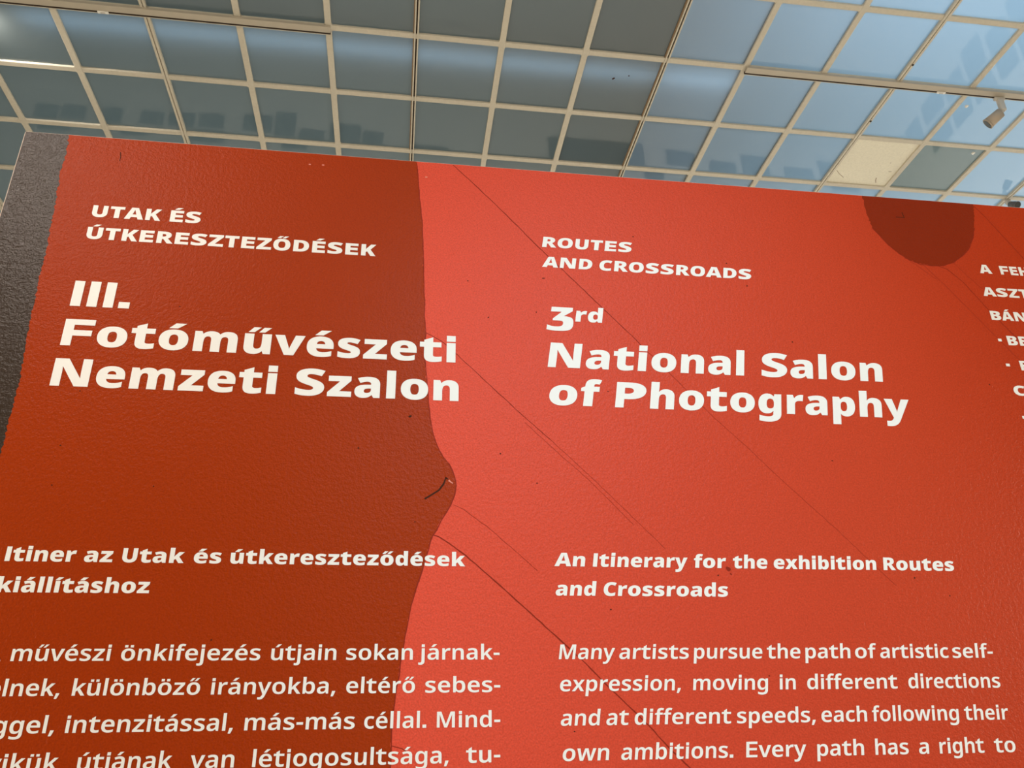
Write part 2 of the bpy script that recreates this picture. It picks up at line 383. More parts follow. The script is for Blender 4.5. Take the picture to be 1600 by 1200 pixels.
picture('right', 11.800, 0.900, 0.600, 0.500, 'third dark framed picture from the left on the right wall, mirrored in ceiling glass')
picture('right', 11.800, 1.550, 0.600, 0.600, 'fourth dark framed picture from the left on the right wall, mirrored in ceiling glass')
picture('right', 11.100, 1.000, 0.500, 0.450, 'fifth dark framed picture from the left on the right wall, mirrored in ceiling glass')
picture('right', 11.100, 1.600, 0.500, 0.550, 'sixth dark framed picture from the left on the right wall, mirrored in ceiling glass')
picture('right', 10.450, 0.800, 0.500, 0.700, 'seventh dark framed picture from the left on the right wall, mirrored in ceiling glass')
picture('right', 10.450, 1.650, 0.500, 0.500, 'eighth dark framed picture from the left on the right wall, mirrored in ceiling glass')
picture('right', 9.800, 1.050, 0.500, 0.500, 'ninth dark framed picture from the left on the right wall, mirrored in ceiling glass')
picture('right', 9.800, 1.700, 0.450, 0.500, 'tenth dark framed picture from the left on the right wall, mirrored in ceiling glass')
picture('right', 9.200, 0.900, 0.450, 0.700, 'eleventh dark framed picture from the left on the right wall, mirrored in ceiling glass')
picture('right', 9.200, 1.750, 0.500, 0.500, 'twelfth dark framed picture from the left on the right wall, mirrored in ceiling glass')
picture('right', 8.600, 1.050, 0.500, 0.500, 'thirteenth dark framed picture from the left on the right wall, mirrored in ceiling glass')
picture('right', 8.600, 1.700, 0.500, 0.500, 'fourteenth dark framed picture from the left on the right wall, mirrored in ceiling glass')

# ------------------------------------------------------------------ the printed exhibition wall
WX0, WX1, WZ = -0.561*D, 3.3, EYE+0.8455*D
wall = tag(empty('exhibition_wall', (0, D, 0)), 'red freestanding exhibition wall printed with white bilingual text', 'wall panel')
box('board', WX0, WX1, 0.0, 0.14, 0.0, WZ, M_EDGE, wall, 0.004)
def P(u, v): return (u*D, EYE+v*D)
def px2wall(x, y):
    """Tracing coordinates of the print -> position on the wall plane (metres)."""
    d = r2*((x-800)/F_PX) - u2*((y-600)/F_PX) + fwd
    return (d.x/d.y*D, EYE+d.z/d.y*D)
def jag(pts, step=0.0046, amp=0.0017, seed=1):
    rnd = random.Random(seed); out = []
    for a, b in zip(pts[:-1], pts[1:]):
        n = max(1, int(math.dist(a, b)/step))
        for k in range(n):
            t = k/n; dx, dz = b[0]-a[0], b[1]-a[1]; L = math.hypot(dx, dz) or 1
            o = rnd.uniform(-amp, amp)*(1.6 if rnd.random() < 0.12 else 1)
            out.append((a[0]+dx*t-dz/L*o, a[1]+dz*t+dx/L*o))
    out.append(pts[-1]); return out
def area2(l): return sum(a[0]*b[1]-b[0]*a[1] for a, b in zip(l, l[1:]+l[:1]))
B1 = [(651,254),(653,272.5),(655,302),(657.5,327),(660,350),(661,380),(662,425),(662.5,455),(664,477),(663,492),(665.6,519),(662.8,544),(664.5,569),(667.4,600),(669.5,630),(672.5,654),(675.5,675),(683,696),(692,714),(701,724.5),(707,735),(711.5,747),(712.4,759),(710,774),(704,789),(696.5,801),(689,813),(681.5,828),(675.5,837),(669.5,858),(663.5,879),(657.7,900),(649,923),(642,946),(637.6,969),(633,998),(627.5,1027),(622.8,1056),(617.5,1087),(615,1113),(612.3,1137),(611,1166),(609.7,1200)]
B0 = [(107.5,209),(106,225),(102.5,245),(96,262.5),(92.5,280),(89,305),(85,330),(80,350),(75,377.5),(71,397.5),(65,420),(60,440),(54,470),(49,493),(46,512),(40.5,536),(36,560),(32,587),(29,600),(23,625),(14,655),(9,680),(1,710)]
CR = [(1347,306),(1350,317.5),(1355,335.5),(1362.6,356),(1375,369),(1388.5,383),(1404,396),(1420,406),(1438,413),(1456,415.4),(1474,415.4),(1490,410),(1503,401),(1513,389.5),(1520,374),(1522.4,356),(1522.4,340),(1520.5,319)]
IN = 0.0032
TOP = WZ-IN; LEFT = WX0+IN; RIGHT = WX1-IN
b1 = [px2wall(*p) for p in B1]; b1[0] = (b1[0][0], TOP); b1 += [(-0.02, 1.4), (-0.06, 1.15), (-0.03, 0.9), (-0.10, 0.5), (-0.12, IN)]
b0 = [px2wall(*p) for p in B0]; b0[0] = (b0[0][0], TOP); b0 += [(-0.80, 2.03), (-0.825, 1.90), (LEFT+0.03, 1.72), (LEFT, 1.62)]
cr = [px2wall(*p) for p in CR]; cr[0] = (cr[0][0], TOP); cr[-1] = (cr[-1][0], TOP)
jb1, jb0, jcr = jag(b1, seed=3), jag(b0, amp=0.0020, seed=5), jag(cr, amp=0.0020, seed=8)
for j in (jb1, jb0, jcr): j[0] = (j[0][0], TOP)
jcr[-1] = (jcr[-1][0], TOP); jb1[-1] = (jb1[-1][0], IN); jb0[-1] = (LEFT, jb0[-1][1])
def painted(name, loop, m_, label, yf=-0.0003):
    if area2(loop) < 0: loop = loop[::-1]
    o = link(name, plate_mesh(name, [[loop]], yf, 0.0002), m_, wall); o['label'] = label; return o
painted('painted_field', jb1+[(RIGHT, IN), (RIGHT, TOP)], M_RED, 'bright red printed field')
painted('painted_field', jb0+[(LEFT, IN)]+jb1[::-1], M_DARKRED, 'rust-red printed field on the left')
painted('painted_field', jb0+[(LEFT, TOP)], M_TAUPE, 'grey-brown printed strip on the left edge')
painted('painted_disc', jcr, M_MAROON, 'dark maroon printed rounded shape under the top edge', -0.0005)
def crack(name, pts, w_, m_, yf=-0.0006, rag=0.0005, seed=0):
    """Thin printed line through traced points, slightly uneven like a pencil or fold line."""
    q = [px2wall(*p) for p in pts]; q = jag(q, 0.012, rag, seed+len(pts)) if rag else q
    L_, R_ = [], []
    rnd = random.Random(seed)
    for k, p in enumerate(q):
        a = q[max(0, k-1)]; b = q[min(len(q)-1, k+1)]; dx, dz = b[0]-a[0], b[1]-a[1]; n = math.hypot(dx, dz) or 1
        h = w_*0.52*rnd.uniform(0.7, 1.25)
        L_.append((p[0]-dz/n*h, p[1]+dx/n*h)); R_.append((p[0]+dz/n*h, p[1]-dx/n*h))
    loop = R_+L_[::-1]
    if area2(loop) < 0: loop = loop[::-1]
    return link(name, plate_mesh(name, [[loop]], yf, 0.0002), m_, wall)
# torn edge line of the rust-red field, fold lines across the red
crack('torn_edge', B1[:20], 0.0018, M_CRACK, -0.0005, 0.0006, 1)
crack('torn_edge', B1[19:], 0.0022, M_CRACK, -0.0005, 0.0008, 2)
crack('torn_edge', CR[3:16], 0.0018, M_CRACK, -0.0007, 0.0010, 3)
crack('fold_line', [(708,258),(743,290),(790,335),(840,385),(856,400),(919,460),(943,483),(993,530),(1001,539)], 0.0017, M_CRACK, seed=4)
crack('fold_line', [(1001,539),(1049,586),(1070,607),(1117,654)], 0.0012, M_CRACKF, seed=5)
crack('fold_line', [(1117,654),(1160,692),(1230,758),(1310,830),(1400,915)], 0.0009, M_CRACKF, seed=6)
crack('fold_line', [(666,520),(690,533),(715,555),(760,597),(812,645),(860,687)], 0.0014, M_CRACK, seed=7)
crack('fold_line', [(860,687),(920,742),(980,800),(1040,858)], 0.0009, M_CRACKF, seed=8)
crack('fold_line', [(820,660),(870,706),(920,750),(990,820)], 0.0008, M_CRACKF, seed=9)
crack('fold_line', [(676,836),(685,839),(700,848),(728,868),(764,900),(800,932),(860,986),(910,1032),(962,1084),(1014,1134),(1045,1168),(1078,1200),(1110,1236)], 0.0022, M_CRACK, seed=10)
crack('fold_line', [(709,789),(724,796),(737,806),(760,822),(790,848),(840,892)], 0.0010, M_CRACKF, seed=11)
crack('fold_line', [(1521,322),(1540,340),(1560,362),(1580,383),(1600,405),(1630,440)], 0.0014, M_CRACK, seed=12)
crack('fold_line', [(1466,416),(1480,421),(1505,441),(1545,485),(1590,530),(1640,582)], 0.0015, M_CRACK, seed=13)
crack('fold_line', [(1442,414),(1480,449),(1517,487),(1557,527),(1610,580)], 0.0012, M_CRACKF, seed=14)
crack('fold_line', [(1490,411),(1512,432),(1535,452)], 0.0008, M_CRACKF, seed=15)
crack('fold_line', [(1413,402),(1440,420),(1462,436)], 0.0009, M_CRACKF, seed=16)
crack('fold_line', [(612,1166),(628,1170),(640,1178)], 0.0012, M_CRACK, seed=17)
# marks
crack('dark_stroke', [(663.5,779.5),(675,773),(686,766),(693,756),(697,746)], 0.0028, M_SPECK, -0.0008, 0.0003, 20)
crack('dark_stroke', [(696,746),(700,749)], 0.0022, M_SPECK, -0.0008, 0, 21)
crack('pale_fleck', [(701,750.5),(704,753),(707.5,755.5)], 0.0030, M_PALE, -0.0008, 0, 22)
crack('dark_stroke', [(188.5,238),(188.8,245),(187,252)], 0.0011, M_SPECK, -0.0008, 0.0002, 23)
crack('dark_stroke', [(1399.8,339.3),(1412.8,340.2)], 0.0014, M_SPECK, -0.0008, 0, 24)
crack('dark_stroke', [(1412.8,340.6),(1408.8,332)], 0.0016, M_SPECK, -0.0008, 0, 25)
def speck(x, y, rx, rz, m_=None, ang=0.0):
    c = px2wall(x, y); ca, sa = math.cos(ang), math.sin(ang); k = rx*D/F_PX*1.1; l = rz*D/F_PX*1.1
    rnd = random.Random(int(x)); loop = []
    for n in range(9):
        a = n/9*2*math.pi; s = rnd.uniform(0.8, 1.15); px_, pz_ = k*s*math.cos(a), l*s*math.sin(a)
        loop.append((c[0]+ca*px_-sa*pz_, c[1]+sa*px_+ca*pz_))
    link('speck', plate_mesh('speck', [[loop]], -0.0008, 0.0002), m_ or M_SPECK, wall)
speck(641, 650.5, 2.8, 1.8, None, 0.6); speck(1138, 889, 4.2, 3.2, M_CRACK, -0.6); speck(1142, 897, 2.2, 1.0, M_CRACK, -0.8)
for x, y in ((731,439),(839,755),(782,709),(648.3,815.5),(281,479),(125,611),(1238,534.5),(950,612),(1429,903),(1122,899),(954.5,952.5),(897.7,1143),(1201.7,1056),(1546,601),(848,435),(1135,411.5),(81,758),(1258,1110),(94.5,696),(1484,931),(850,435),(763,496),(838,488),(1167,447),(989,370),(1300,720),(560,700),(330,1000),(240,760)):
    speck(x, y, random.uniform(0.8, 1.4), random.uniform(0.8, 1.4))
for x, y in ((484,257),(666,277),(505,258)):
    speck(x, y, 2.2, 1.5, M_PALE)


# ------------------------------------------------------------------ lettering
GLYPHS = {
    ',': '250,322;185,116,243,116,1 192,105,250,105,1 179,52,237,53,0 130,-75,194,-64,0 106,-129,164,-129,1 41,-129,23,-129,1 55,-72,39,-61,0 84,64,63,62,0 91,116,71,116,1',
    '-': '322,322;40,227,22,191,1 40,309,22,345,1 282,309,300,345,1 282,227,300,191,1',
    '.': '215,315;45,0,45,0,1 45,125,45,175,1 170,125,270,175,1 170,0,270,0,1',
    '3': '570,570;70,714,70,714,1 500,714,500,714,1 500,664,500,602,1 335,445,335,445,1 430,440,430,440,0 545,370,545,370,0 545,215,545,215,1 545,80,545,80,0 420,-10,420,-10,0 240,-10,240,-10,1 130,-10,130,-10,0 25,25,25,25,1 25,110,25,172,1 110,60,110,122,0 200,60,200,122,1 270,60,270,122,0 436,160,336,160,0 436,225,336,225,1 436,285,336,285,0 270,305,270,305,0 225,305,225,305,1 125,305,125,305,1 125,360,125,360,1 285,634,285,572,1 70,634,70,572,1',
    'A': '639,726;545,0,515,0,1 459,221,480,134,1 176,221,248,134,1 91,0,212,0,1 0,0,0,0,1 279,717,233,717,1 360,717,490,717,1 638,0,726,0,1;352,517,409,409,1 349,525,404,428,0 335,567,386,499,0 322,612,368,575,0 318,624,363,599,1 313,604,359,575,0 302,563,342,503,0 291,529,325,433,0 287,517,319,409,1 206,301,288,292,1 432,301,440,292,1',
    'B': '700,729;315,714,334,714,1 465,714,513,714,0 619,635,666,622,0 619,537,666,536,1 619,495,666,489,0 584,430,626,424,0 516,387,567,386,0 466,379,536,379,1 466,374,536,374,1 517,367,570,367,0 599,329,637,333,0 646,259,682,266,0 646,203,682,209,1 646,138,682,144,0 579,47,606,50,0 454,0,464,0,0 367,0,367,0,1 97,0,77,0,1 97,714,77,714,1;335,410,336,440,1 438,410,392,440,0 514,469,437,480,0 514,527,437,508,1 514,586,437,537,0 421,637,386,568,0 319,637,331,568,1 187,637,270,568,1 187,410,270,440,1;187,335,270,299,1 187,76,270,149,1 348,76,348,149,1 455,76,405,149,0 538,150,452,192,0 538,210,452,225,1 538,248,452,244,0 501,304,432,278,0 415,335,385,299,0 340,335,343,299,1',
    'C': '619,636;395,645,387,566,1 339,645,354,566,0 249,606,301,537,0 186,531,264,482,0 153,424,244,404,0 153,357,244,354,1 153,269,244,287,0 207,139,277,195,0 314,69,346,148,0 394,69,398,148,1 440,69,444,148,0 522,85,531,174,0 562,97,575,193,1 562,19,575,30,1 522,4,529,9,0 439,-10,432,-10,0 381,-10,377,-10,1 274,-10,264,-10,0 131,80,119,82,0 60,246,50,247,0 60,358,50,355,1 60,439,50,436,0 104,573,94,571,0 189,671,180,670,0 315,724,307,724,0 396,724,389,724,1 450,724,440,724,0 550,702,552,700,0 589,682,606,674,1 554,606,548,522,1 521,621,510,541,0 442,645,431,566,0',
    'D': '730,734;669,364,683,372,1 669,244,683,248,0 580,82,590,82,0 414,0,422,0,0 296,0,308,0,1 97,0,77,0,1 97,714,77,714,1 317,714,324,714,1 425,714,439,714,0 583,634,599,635,0 669,479,683,483,0;574,361,483,365,1 574,456,483,430,0 511,578,448,516,0 390,637,379,558,0 304,637,326,558,1 187,637,270,558,1 187,77,270,158,1 284,77,313,158,1 429,77,401,158,0 574,220,483,260,0',
    'E': '636,634;576,0,586,0,1 97,0,77,0,1 97,714,77,714,1 576,714,586,714,1 576,635,586,559,1 187,635,270,559,1 187,412,270,447,1 553,412,562,447,1 553,334,562,292,1 187,334,270,292,1 187,79,270,157,1 576,79,586,157,1',
    'F': '659,687;187,0,267,0,1 97,0,77,0,1 97,714,77,714,1 636,714,647,714,1 636,635,647,559,1 187,635,267,559,1 187,382,267,423,1 608,382,617,423,1 608,303,617,268,1 187,303,267,268,1',
    'H': '741,766;643,0,689,0,1 553,0,495,0,1 553,333,495,291,1 187,333,271,291,1 187,0,271,0,1 97,0,77,0,1 97,714,77,714,1 187,714,271,714,1 187,412,271,449,1 553,412,495,449,1 553,714,495,714,1 643,714,689,714,1',
    'I': '260,329;80,0,62,0,1 80,714,62,714,1 180,714,267,714,1 180,0,267,0,1',
    'K': '588,653;588,0,653,0,1 487,0,446,0,1 247,341,312,273,1 178,277,257,239,1 178,0,257,0,1 92,0,73,0,1 92,714,73,714,1 178,714,257,714,1 178,362,257,404,1 206,396,269,427,0 265,464,299,474,0 294,498,314,495,1 478,714,456,714,1 578,714,656,714,1 309,403,443,394,1',
    'M': '907,967;412,0,388,0,1 177,626,242,514,1 173,626,238,514,1 175,606,240,494,0 178,544,244,426,0 180,471,248,347,0 180,433,248,310,1 180,0,248,0,1 97,0,77,0,1 97,714,77,714,1 230,714,334,714,1 450,129,483,207,1 454,129,487,207,1 678,714,633,714,1 810,714,890,714,1 810,0,890,0,1 721,0,713,0,1 721,439,713,313,1 721,474,713,347,0 723,543,715,424,0 727,604,719,493,0 728,625,720,513,1 724,625,716,513,1 486,0,572,0,1',
    'N': '798,876;696,0,795,0,1 586,0,529,0,1 185,593,255,503,1 181,593,251,503,1 183,570,253,480,0 186,507,257,415,0 189,436,260,349,0 189,399,260,322,1 189,0,260,0,1 102,0,81,0,1 102,714,81,714,1 211,714,345,714,1 611,123,618,218,1 615,123,622,218,1 614,139,621,241,0 611,203,616,303,0 608,279,614,367,0 608,311,614,391,1 608,714,614,714,1 696,714,795,714,1',
    'O': '742,757;684,358,708,358,1 684,275,708,275,0 644,140,670,140,0 565,42,590,42,0 448,-10,466,-10,0 371,-10,378,-10,1 292,-10,293,-10,0 174,43,168,42,0 96,140,87,140,0 58,276,48,275,0 58,359,48,359,1 58,469,48,470,0 126,633,119,635,0 266,725,265,725,0 372,725,379,725,1 474,725,495,725,0 613,634,640,634,0 684,469,708,469,0;148,358,241,358,1 148,268,241,294,0 196,138,269,201,0 295,68,330,151,0 371,68,378,151,1 448,68,428,151,0 546,138,488,201,0 594,268,515,294,0 594,358,515,358,1 594,493,515,455,0 487,646,454,567,0 372,646,379,567,1 295,646,330,567,0 196,577,269,516,0 148,448,241,423,0',
    'P': '742,787;322,714,347,714,1 515,714,549,714,0 691,604,750,596,0 691,504,750,487,1 691,460,750,438,0 651,379,709,349,0 560,315,615,278,0 409,278,460,237,0 298,278,347,237,1 187,278,270,237,1 187,0,270,0,1 97,0,77,0,1 97,714,77,714,1;311,637,341,558,1 187,637,270,558,1 187,355,270,394,1 285,355,323,394,1 378,355,360,394,0 502,384,424,411,0 563,448,463,450,0 563,500,463,482,1 563,569,463,516,0 442,637,404,558,0',
    'R': '628,684;297,714,314,714,1 387,714,412,714,0 503,669,542,666,0 560,579,608,573,0 560,511,608,503,1 560,454,608,460,0 517,378,579,388,0 451,333,524,332,0 415,320,486,311,1 613,0,696,0,1 507,0,475,0,1 332,295,322,260,1 189,295,273,260,1 189,0,273,0,1 98,0,78,0,1 98,714,78,714,1;292,636,311,568,1 189,636,273,568,1 189,371,273,405,1 297,371,309,405,1 385,371,354,405,0 466,440,411,444,0 466,507,411,494,1 466,554,411,517,0 428,610,391,550,0 351,636,346,568,0',
    'S': '642,675;587,191,636,217,1 587,127,636,159,0 515,38,567,55,0 380,-10,424,-10,0 289,-10,309,-10,1 242,-10,252,-10,0 157,-2,166,-1,0 87,13,91,19,0 60,24,51,35,1 60,110,51,207,1 102,94,119,178,0 227,68,257,147,0 294,68,314,147,1 356,68,347,147,0 440,96,390,161,0 482,148,411,185,0 482,183,411,200,1 482,218,411,219,0 447,266,380,245,0 362,307,315,273,0 285,330,260,294,1 214,352,198,319,0 118,408,106,374,0 70,487,57,454,0 70,542,57,515,1 70,599,57,584,0 138,680,137,677,0 259,724,278,724,0 337,724,372,724,1 406,724,454,724,0 521,702,585,693,0 567,684,636,673,1 535,607,567,524,1 491,623,514,545,0 390,645,410,570,0 335,645,365,570,1 282,645,336,570,0 212,619,298,558,0 177,572,281,537,0 177,541,281,524,1 177,505,281,507,0 212,457,311,481,0 291,419,383,450,0 359,397,445,426,1 433,374,505,403,0 535,321,591,348,0 587,247,636,273,0',
    'T': '556,591;323,0,392,0,1 233,0,199,0,1 233,635,199,556,1 10,635,25,556,1 10,714,25,714,1 545,714,566,714,1 545,635,566,556,1 323,635,392,556,1',
    'U': '687,712;602,252,643,284,1 602,178,643,194,0 545,59,579,62,0 430,-10,450,-10,0 340,-10,353,-10,1 215,-10,214,-10,0 85,135,69,141,0 85,254,69,280,1 85,714,69,714,1 169,714,251,714,1 169,251,251,295,1 169,164,251,219,0 257,68,305,151,0 345,68,356,151,1 406,68,394,151,0 482,115,440,181,0 518,198,462,245,0 518,252,462,296,1 518,714,462,714,1 602,714,643,714,1',
    'Z': '583,623;544,0,598,0,1 39,0,31,0,1 39,68,31,119,1 422,634,346,558,1 51,634,38,558,1 51,714,38,714,1 533,714,590,714,1 533,646,590,595,1 150,80,274,156,1 544,80,598,156,1',
    'a': '561,623;288,545,336,563,1 386,545,441,563,0 480,459,559,459,0 480,365,559,363,1 480,0,559,0,1 416,0,427,0,1 399,76,390,73,1 395,76,386,73,1 372,47,363,44,0 323,8,314,7,0 260,-10,250,-10,0 215,-10,204,-10,1 167,-10,156,-10,0 90,24,80,29,0 46,95,36,108,0 46,149,36,169,1 46,229,36,258,0 172,316,159,344,0 303,320,276,349,1 394,323,368,352,1 394,355,368,360,1 394,422,368,397,0 336,474,332,428,0 283,474,301,428,1 241,474,268,428,0 165,449,188,405,0 132,433,147,387,1 105,499,92,513,1 140,518,140,538,0 236,545,261,563,0;314,259,325,245,1 214,255,273,243,0 137,199,230,210,0 137,148,230,180,1 137,103,230,152,0 192,61,260,125,0 235,61,285,125,1 303,61,320,125,0 393,136,369,169,0 393,214,369,204,1 393,262,369,247,1',
    'b': '615,643;173,575,257,588,1 173,541,257,559,0 170,482,253,505,0 168,465,250,482,1 173,465,257,482,1 196,499,278,516,0 276,545,348,563,0 339,545,404,563,1 439,545,490,563,0 560,406,600,417,0 560,268,600,278,1 560,176,600,184,0 505,52,549,55,0 405,-10,458,-10,0 339,-10,398,-10,1 276,-10,340,-10,0 196,36,278,31,0 173,68,257,54,1 166,68,245,54,1 148,0,215,0,1 85,0,66,0,1 85,760,66,760,1 173,760,257,760,1;324,472,334,413,1 267,472,308,413,0 201,429,273,388,0 173,340,257,338,0 173,271,257,298,1 173,267,257,271,1 173,168,257,207,0 238,63,292,144,0 326,63,336,144,1 398,63,370,144,0 469,169,406,213,0 469,269,406,280,1 469,370,406,346,0 398,472,371,413,0',
    'c': '480,539;300,-10,318,-10,1 229,-10,234,-10,0 118,48,110,50,0 55,170,42,176,0 55,265,42,274,1 55,364,42,375,0 121,488,118,502,0 234,546,249,563,0 306,546,333,563,1 347,546,384,563,0 423,529,475,541,0 447,517,514,521,1 420,444,458,380,1 396,453,424,395,0 332,469,365,413,0 304,469,333,413,1 250,469,304,413,0 180,423,260,383,0 146,333,236,322,0 146,266,236,275,1 146,202,236,227,0 180,112,261,169,0 248,66,305,142,0 299,66,334,142,1 343,66,375,142,0 410,84,458,168,0 438,97,495,191,1 438,19,495,39,1 411,5,461,17,0 346,-10,375,-10,0',
    'd': '615,643;275,-10,238,-10,1 175,-10,153,-10,0 55,129,42,136,0 55,267,42,276,1 55,405,42,418,0 176,546,155,563,0 276,546,245,563,1 318,546,282,563,0 380,525,336,542,0 426,489,376,505,0 442,467,390,482,1 448,467,394,482,1 447,480,390,503,0 442,531,385,577,0 442,546,385,612,1 442,760,385,760,1 530,760,577,760,1 530,0,577,0,1 459,0,433,0,1 446,72,392,70,1 442,72,385,70,1 426,49,372,48,0 380,12,332,12,0 317,-10,276,-10,0;289,63,316,141,1 374,63,362,141,0 443,156,400,199,0 443,250,401,259,1 443,266,401,274,1 443,366,401,339,0 377,473,364,409,0 288,473,314,409,1 217,473,280,409,0 146,360,235,343,0 146,265,235,273,1 146,169,235,204,0 217,63,280,141,0',
    'e': '572,627;296,546,320,563,1 366,546,402,563,0 467,486,521,507,0 521,377,585,395,0 521,304,585,310,1 521,251,585,225,1 148,251,239,225,1 150,160,241,182,0 241,65,302,126,0 322,65,361,126,1 374,65,414,126,0 454,84,501,146,0 496,102,548,168,1 496,25,548,31,1 455,7,507,10,0 374,-10,411,-10,0 318,-10,338,-10,1 241,-10,253,-10,0 122,52,120,49,0 56,175,43,175,0 56,264,43,273,1 56,352,43,373,0 116,478,113,501,0 224,546,238,563,0;295,474,327,433,1 231,474,292,433,0 157,393,247,391,0 150,321,243,345,1 427,321,409,345,1 427,367,409,370,0 399,435,390,409,0 341,474,353,433,0',
    'f': '344,413;332,468,404,410,1 197,468,286,410,1 197,0,286,0,1 109,0,95,0,1 109,468,95,410,1 15,468,22,410,1 15,509,22,504,1 109,539,99,551,1 109,570,99,560,1 109,674,99,667,0 201,765,187,765,0 283,765,287,765,1 315,765,330,765,0 368,754,400,752,0 387,747,438,739,1 364,678,397,615,1 348,683,383,619,0 306,693,348,625,0 284,693,328,625,1 240,693,306,625,0 197,634,286,598,0 197,571,286,568,1 197,536,286,553,1 332,536,404,553,1',
    'g': '615,643;275,546,243,563,1 328,546,301,563,0 413,506,372,518,0 443,465,394,485,1 448,465,398,485,1 460,536,412,553,1 530,536,577,553,1 530,-9,577,-1,1 530,-85,577,-79,0 478,-188,513,-185,0 372,-240,382,-240,0 290,-240,282,-240,1 232,-240,215,-240,0 135,-223,113,-226,0 97,-206,66,-208,1 97,-125,66,-49,1 135,-145,116,-70,0 237,-167,206,-91,0 295,-167,271,-91,1 364,-167,329,-91,0 443,-86,386,-49,0 443,-16,386,-9,1 443,5,386,1,1 443,17,386,14,0 445,62,389,50,0 446,71,392,70,1 442,71,386,70,1 414,30,367,37,0 331,-10,297,-10,0 276,-10,240,-10,1 172,-10,152,-10,0 55,136,42,136,0 55,267,42,276,1 55,395,42,416,0 172,546,154,563,0;287,472,315,415,1 242,472,289,415,0 179,424,253,383,0 146,332,236,320,0 146,266,236,273,1 146,167,236,201,0 219,62,276,138,0 289,62,318,138,1 330,62,341,138,0 388,83,373,153,0 426,128,392,182,0 444,198,401,226,0 444,246,401,256,1 444,267,401,279,1 444,340,401,322,0 411,430,386,383,0 341,472,349,415,0',
    'h': '618,670;173,537,257,652,1 173,518,257,591,0 170,478,251,507,0 168,462,249,485,1 174,462,258,485,1 191,490,276,514,0 243,526,321,548,0 307,545,377,563,0 341,545,410,563,1 406,545,465,563,0 493,504,553,521,0 537,418,606,432,0 537,349,606,360,1 537,0,606,0,1 450,0,414,0,1 450,343,414,302,1 450,408,414,357,0 392,472,382,413,0 330,472,348,413,1 270,472,314,413,0 202,427,274,373,0 173,340,257,298,0 173,277,257,243,1 173,0,257,0,1 85,0,66,0,1 85,760,66,760,1 173,760,257,760,1',
    'i': '258,325;173,0,258,0,1 85,0,67,0,1 85,536,67,553,1 173,536,258,553,1;85,600,67,588,1 85,714,67,760,1 173,714,258,760,1 173,600,258,588,1',
    'j': '258,324;22,-240,52,-240,1 -3,-240,29,-240,0 -41,-233,-31,-233,0 -55,-228,-51,-228,1 -55,-157,-51,-79,1 -40,-161,-35,-83,0 -8,-167,-8,-88,0 11,-167,8,-88,1 43,-167,31,-88,0 85,-132,66,-55,0 85,-83,66,-5,1 85,536,66,553,1 173,536,257,553,1 173,-80,257,-45,1 173,-130,257,-95,0 141,-202,218,-184,0 75,-240,128,-240,0;79,600,63,588,1 79,714,63,760,1 173,714,257,760,1 173,600,257,588,1',
    'k': '534,659;172,363,258,461,1 172,347,258,427,0 169,295,252,345,0 168,276,247,311,1 172,276,251,311,1 178,284,259,323,0 202,314,279,354,0 227,345,301,386,0 236,355,310,397,1 407,536,434,553,1 510,536,647,553,1 293,307,455,318,1 525,0,659,0,1 419,0,441,0,1 233,250,320,198,1 172,197,258,151,1 172,0,258,0,1 85,0,66,0,1 85,760,66,760,1 172,760,258,760,1',
    'l': '258,323;173,0,257,0,1 85,0,66,0,1 85,760,66,760,1 173,760,257,760,1',
    'm': '916,980;660,546,726,563,1 749,546,819,563,0 837,453,917,467,0 837,349,917,360,1 837,0,917,0,1 752,0,730,0,1 752,345,730,301,1 752,408,730,364,0 700,472,697,413,0 645,472,664,413,1 568,472,619,413,0 503,382,584,332,0 503,296,584,258,1 503,0,584,0,1 417,0,397,0,1 417,345,397,301,1 417,387,397,341,0 394,444,383,390,0 347,472,356,413,0 310,472,334,413,1 257,472,302,413,0 196,427,266,373,0 170,341,252,297,0 170,278,252,242,1 170,0,252,0,1 83,0,65,0,1 83,536,65,553,1 153,536,206,553,1 166,463,233,485,1 171,463,238,485,1 187,491,253,508,0 235,528,298,543,0 294,546,361,563,0 325,546,401,563,1 386,546,461,563,0 467,502,538,522,0 486,456,563,486,1 491,456,568,486,1 517,502,594,523,0 609,546,675,563,0',
    'n': '609,660;338,546,406,563,1 432,546,491,563,0 529,453,597,467,0 529,349,597,360,1 529,0,597,0,1 443,0,409,0,1 443,343,409,302,1 443,408,409,357,0 386,472,377,413,0 325,472,343,413,1 237,472,290,413,0 170,372,253,325,0 170,278,253,242,1 170,0,253,0,1 84,0,65,0,1 84,536,65,553,1 154,536,207,553,1 166,463,232,480,1 171,463,239,480,1 189,491,257,506,0 241,528,305,543,0 304,546,367,563,0',
    'o': '623,656;568,269,612,278,1 568,202,612,209,0 531,99,573,101,0 465,27,499,28,0 369,-10,393,-10,0 310,-10,327,-10,1 255,-10,265,-10,0 163,27,161,28,0 95,99,85,101,0 57,202,43,209,0 57,269,43,278,1 57,358,43,370,0 118,481,112,497,0 234,546,240,563,0 313,546,330,563,1 388,546,412,563,0 503,481,539,497,0 568,358,612,370,0;150,269,243,278,1 150,206,243,231,0 184,113,260,165,0 256,63,298,132,0 312,63,329,132,1 368,63,359,132,0 440,113,396,165,0 474,206,412,231,0 474,269,412,278,1 474,333,412,325,0 439,423,396,389,0 368,472,358,421,0 311,472,328,421,1 227,472,283,421,0 150,364,243,349,0',
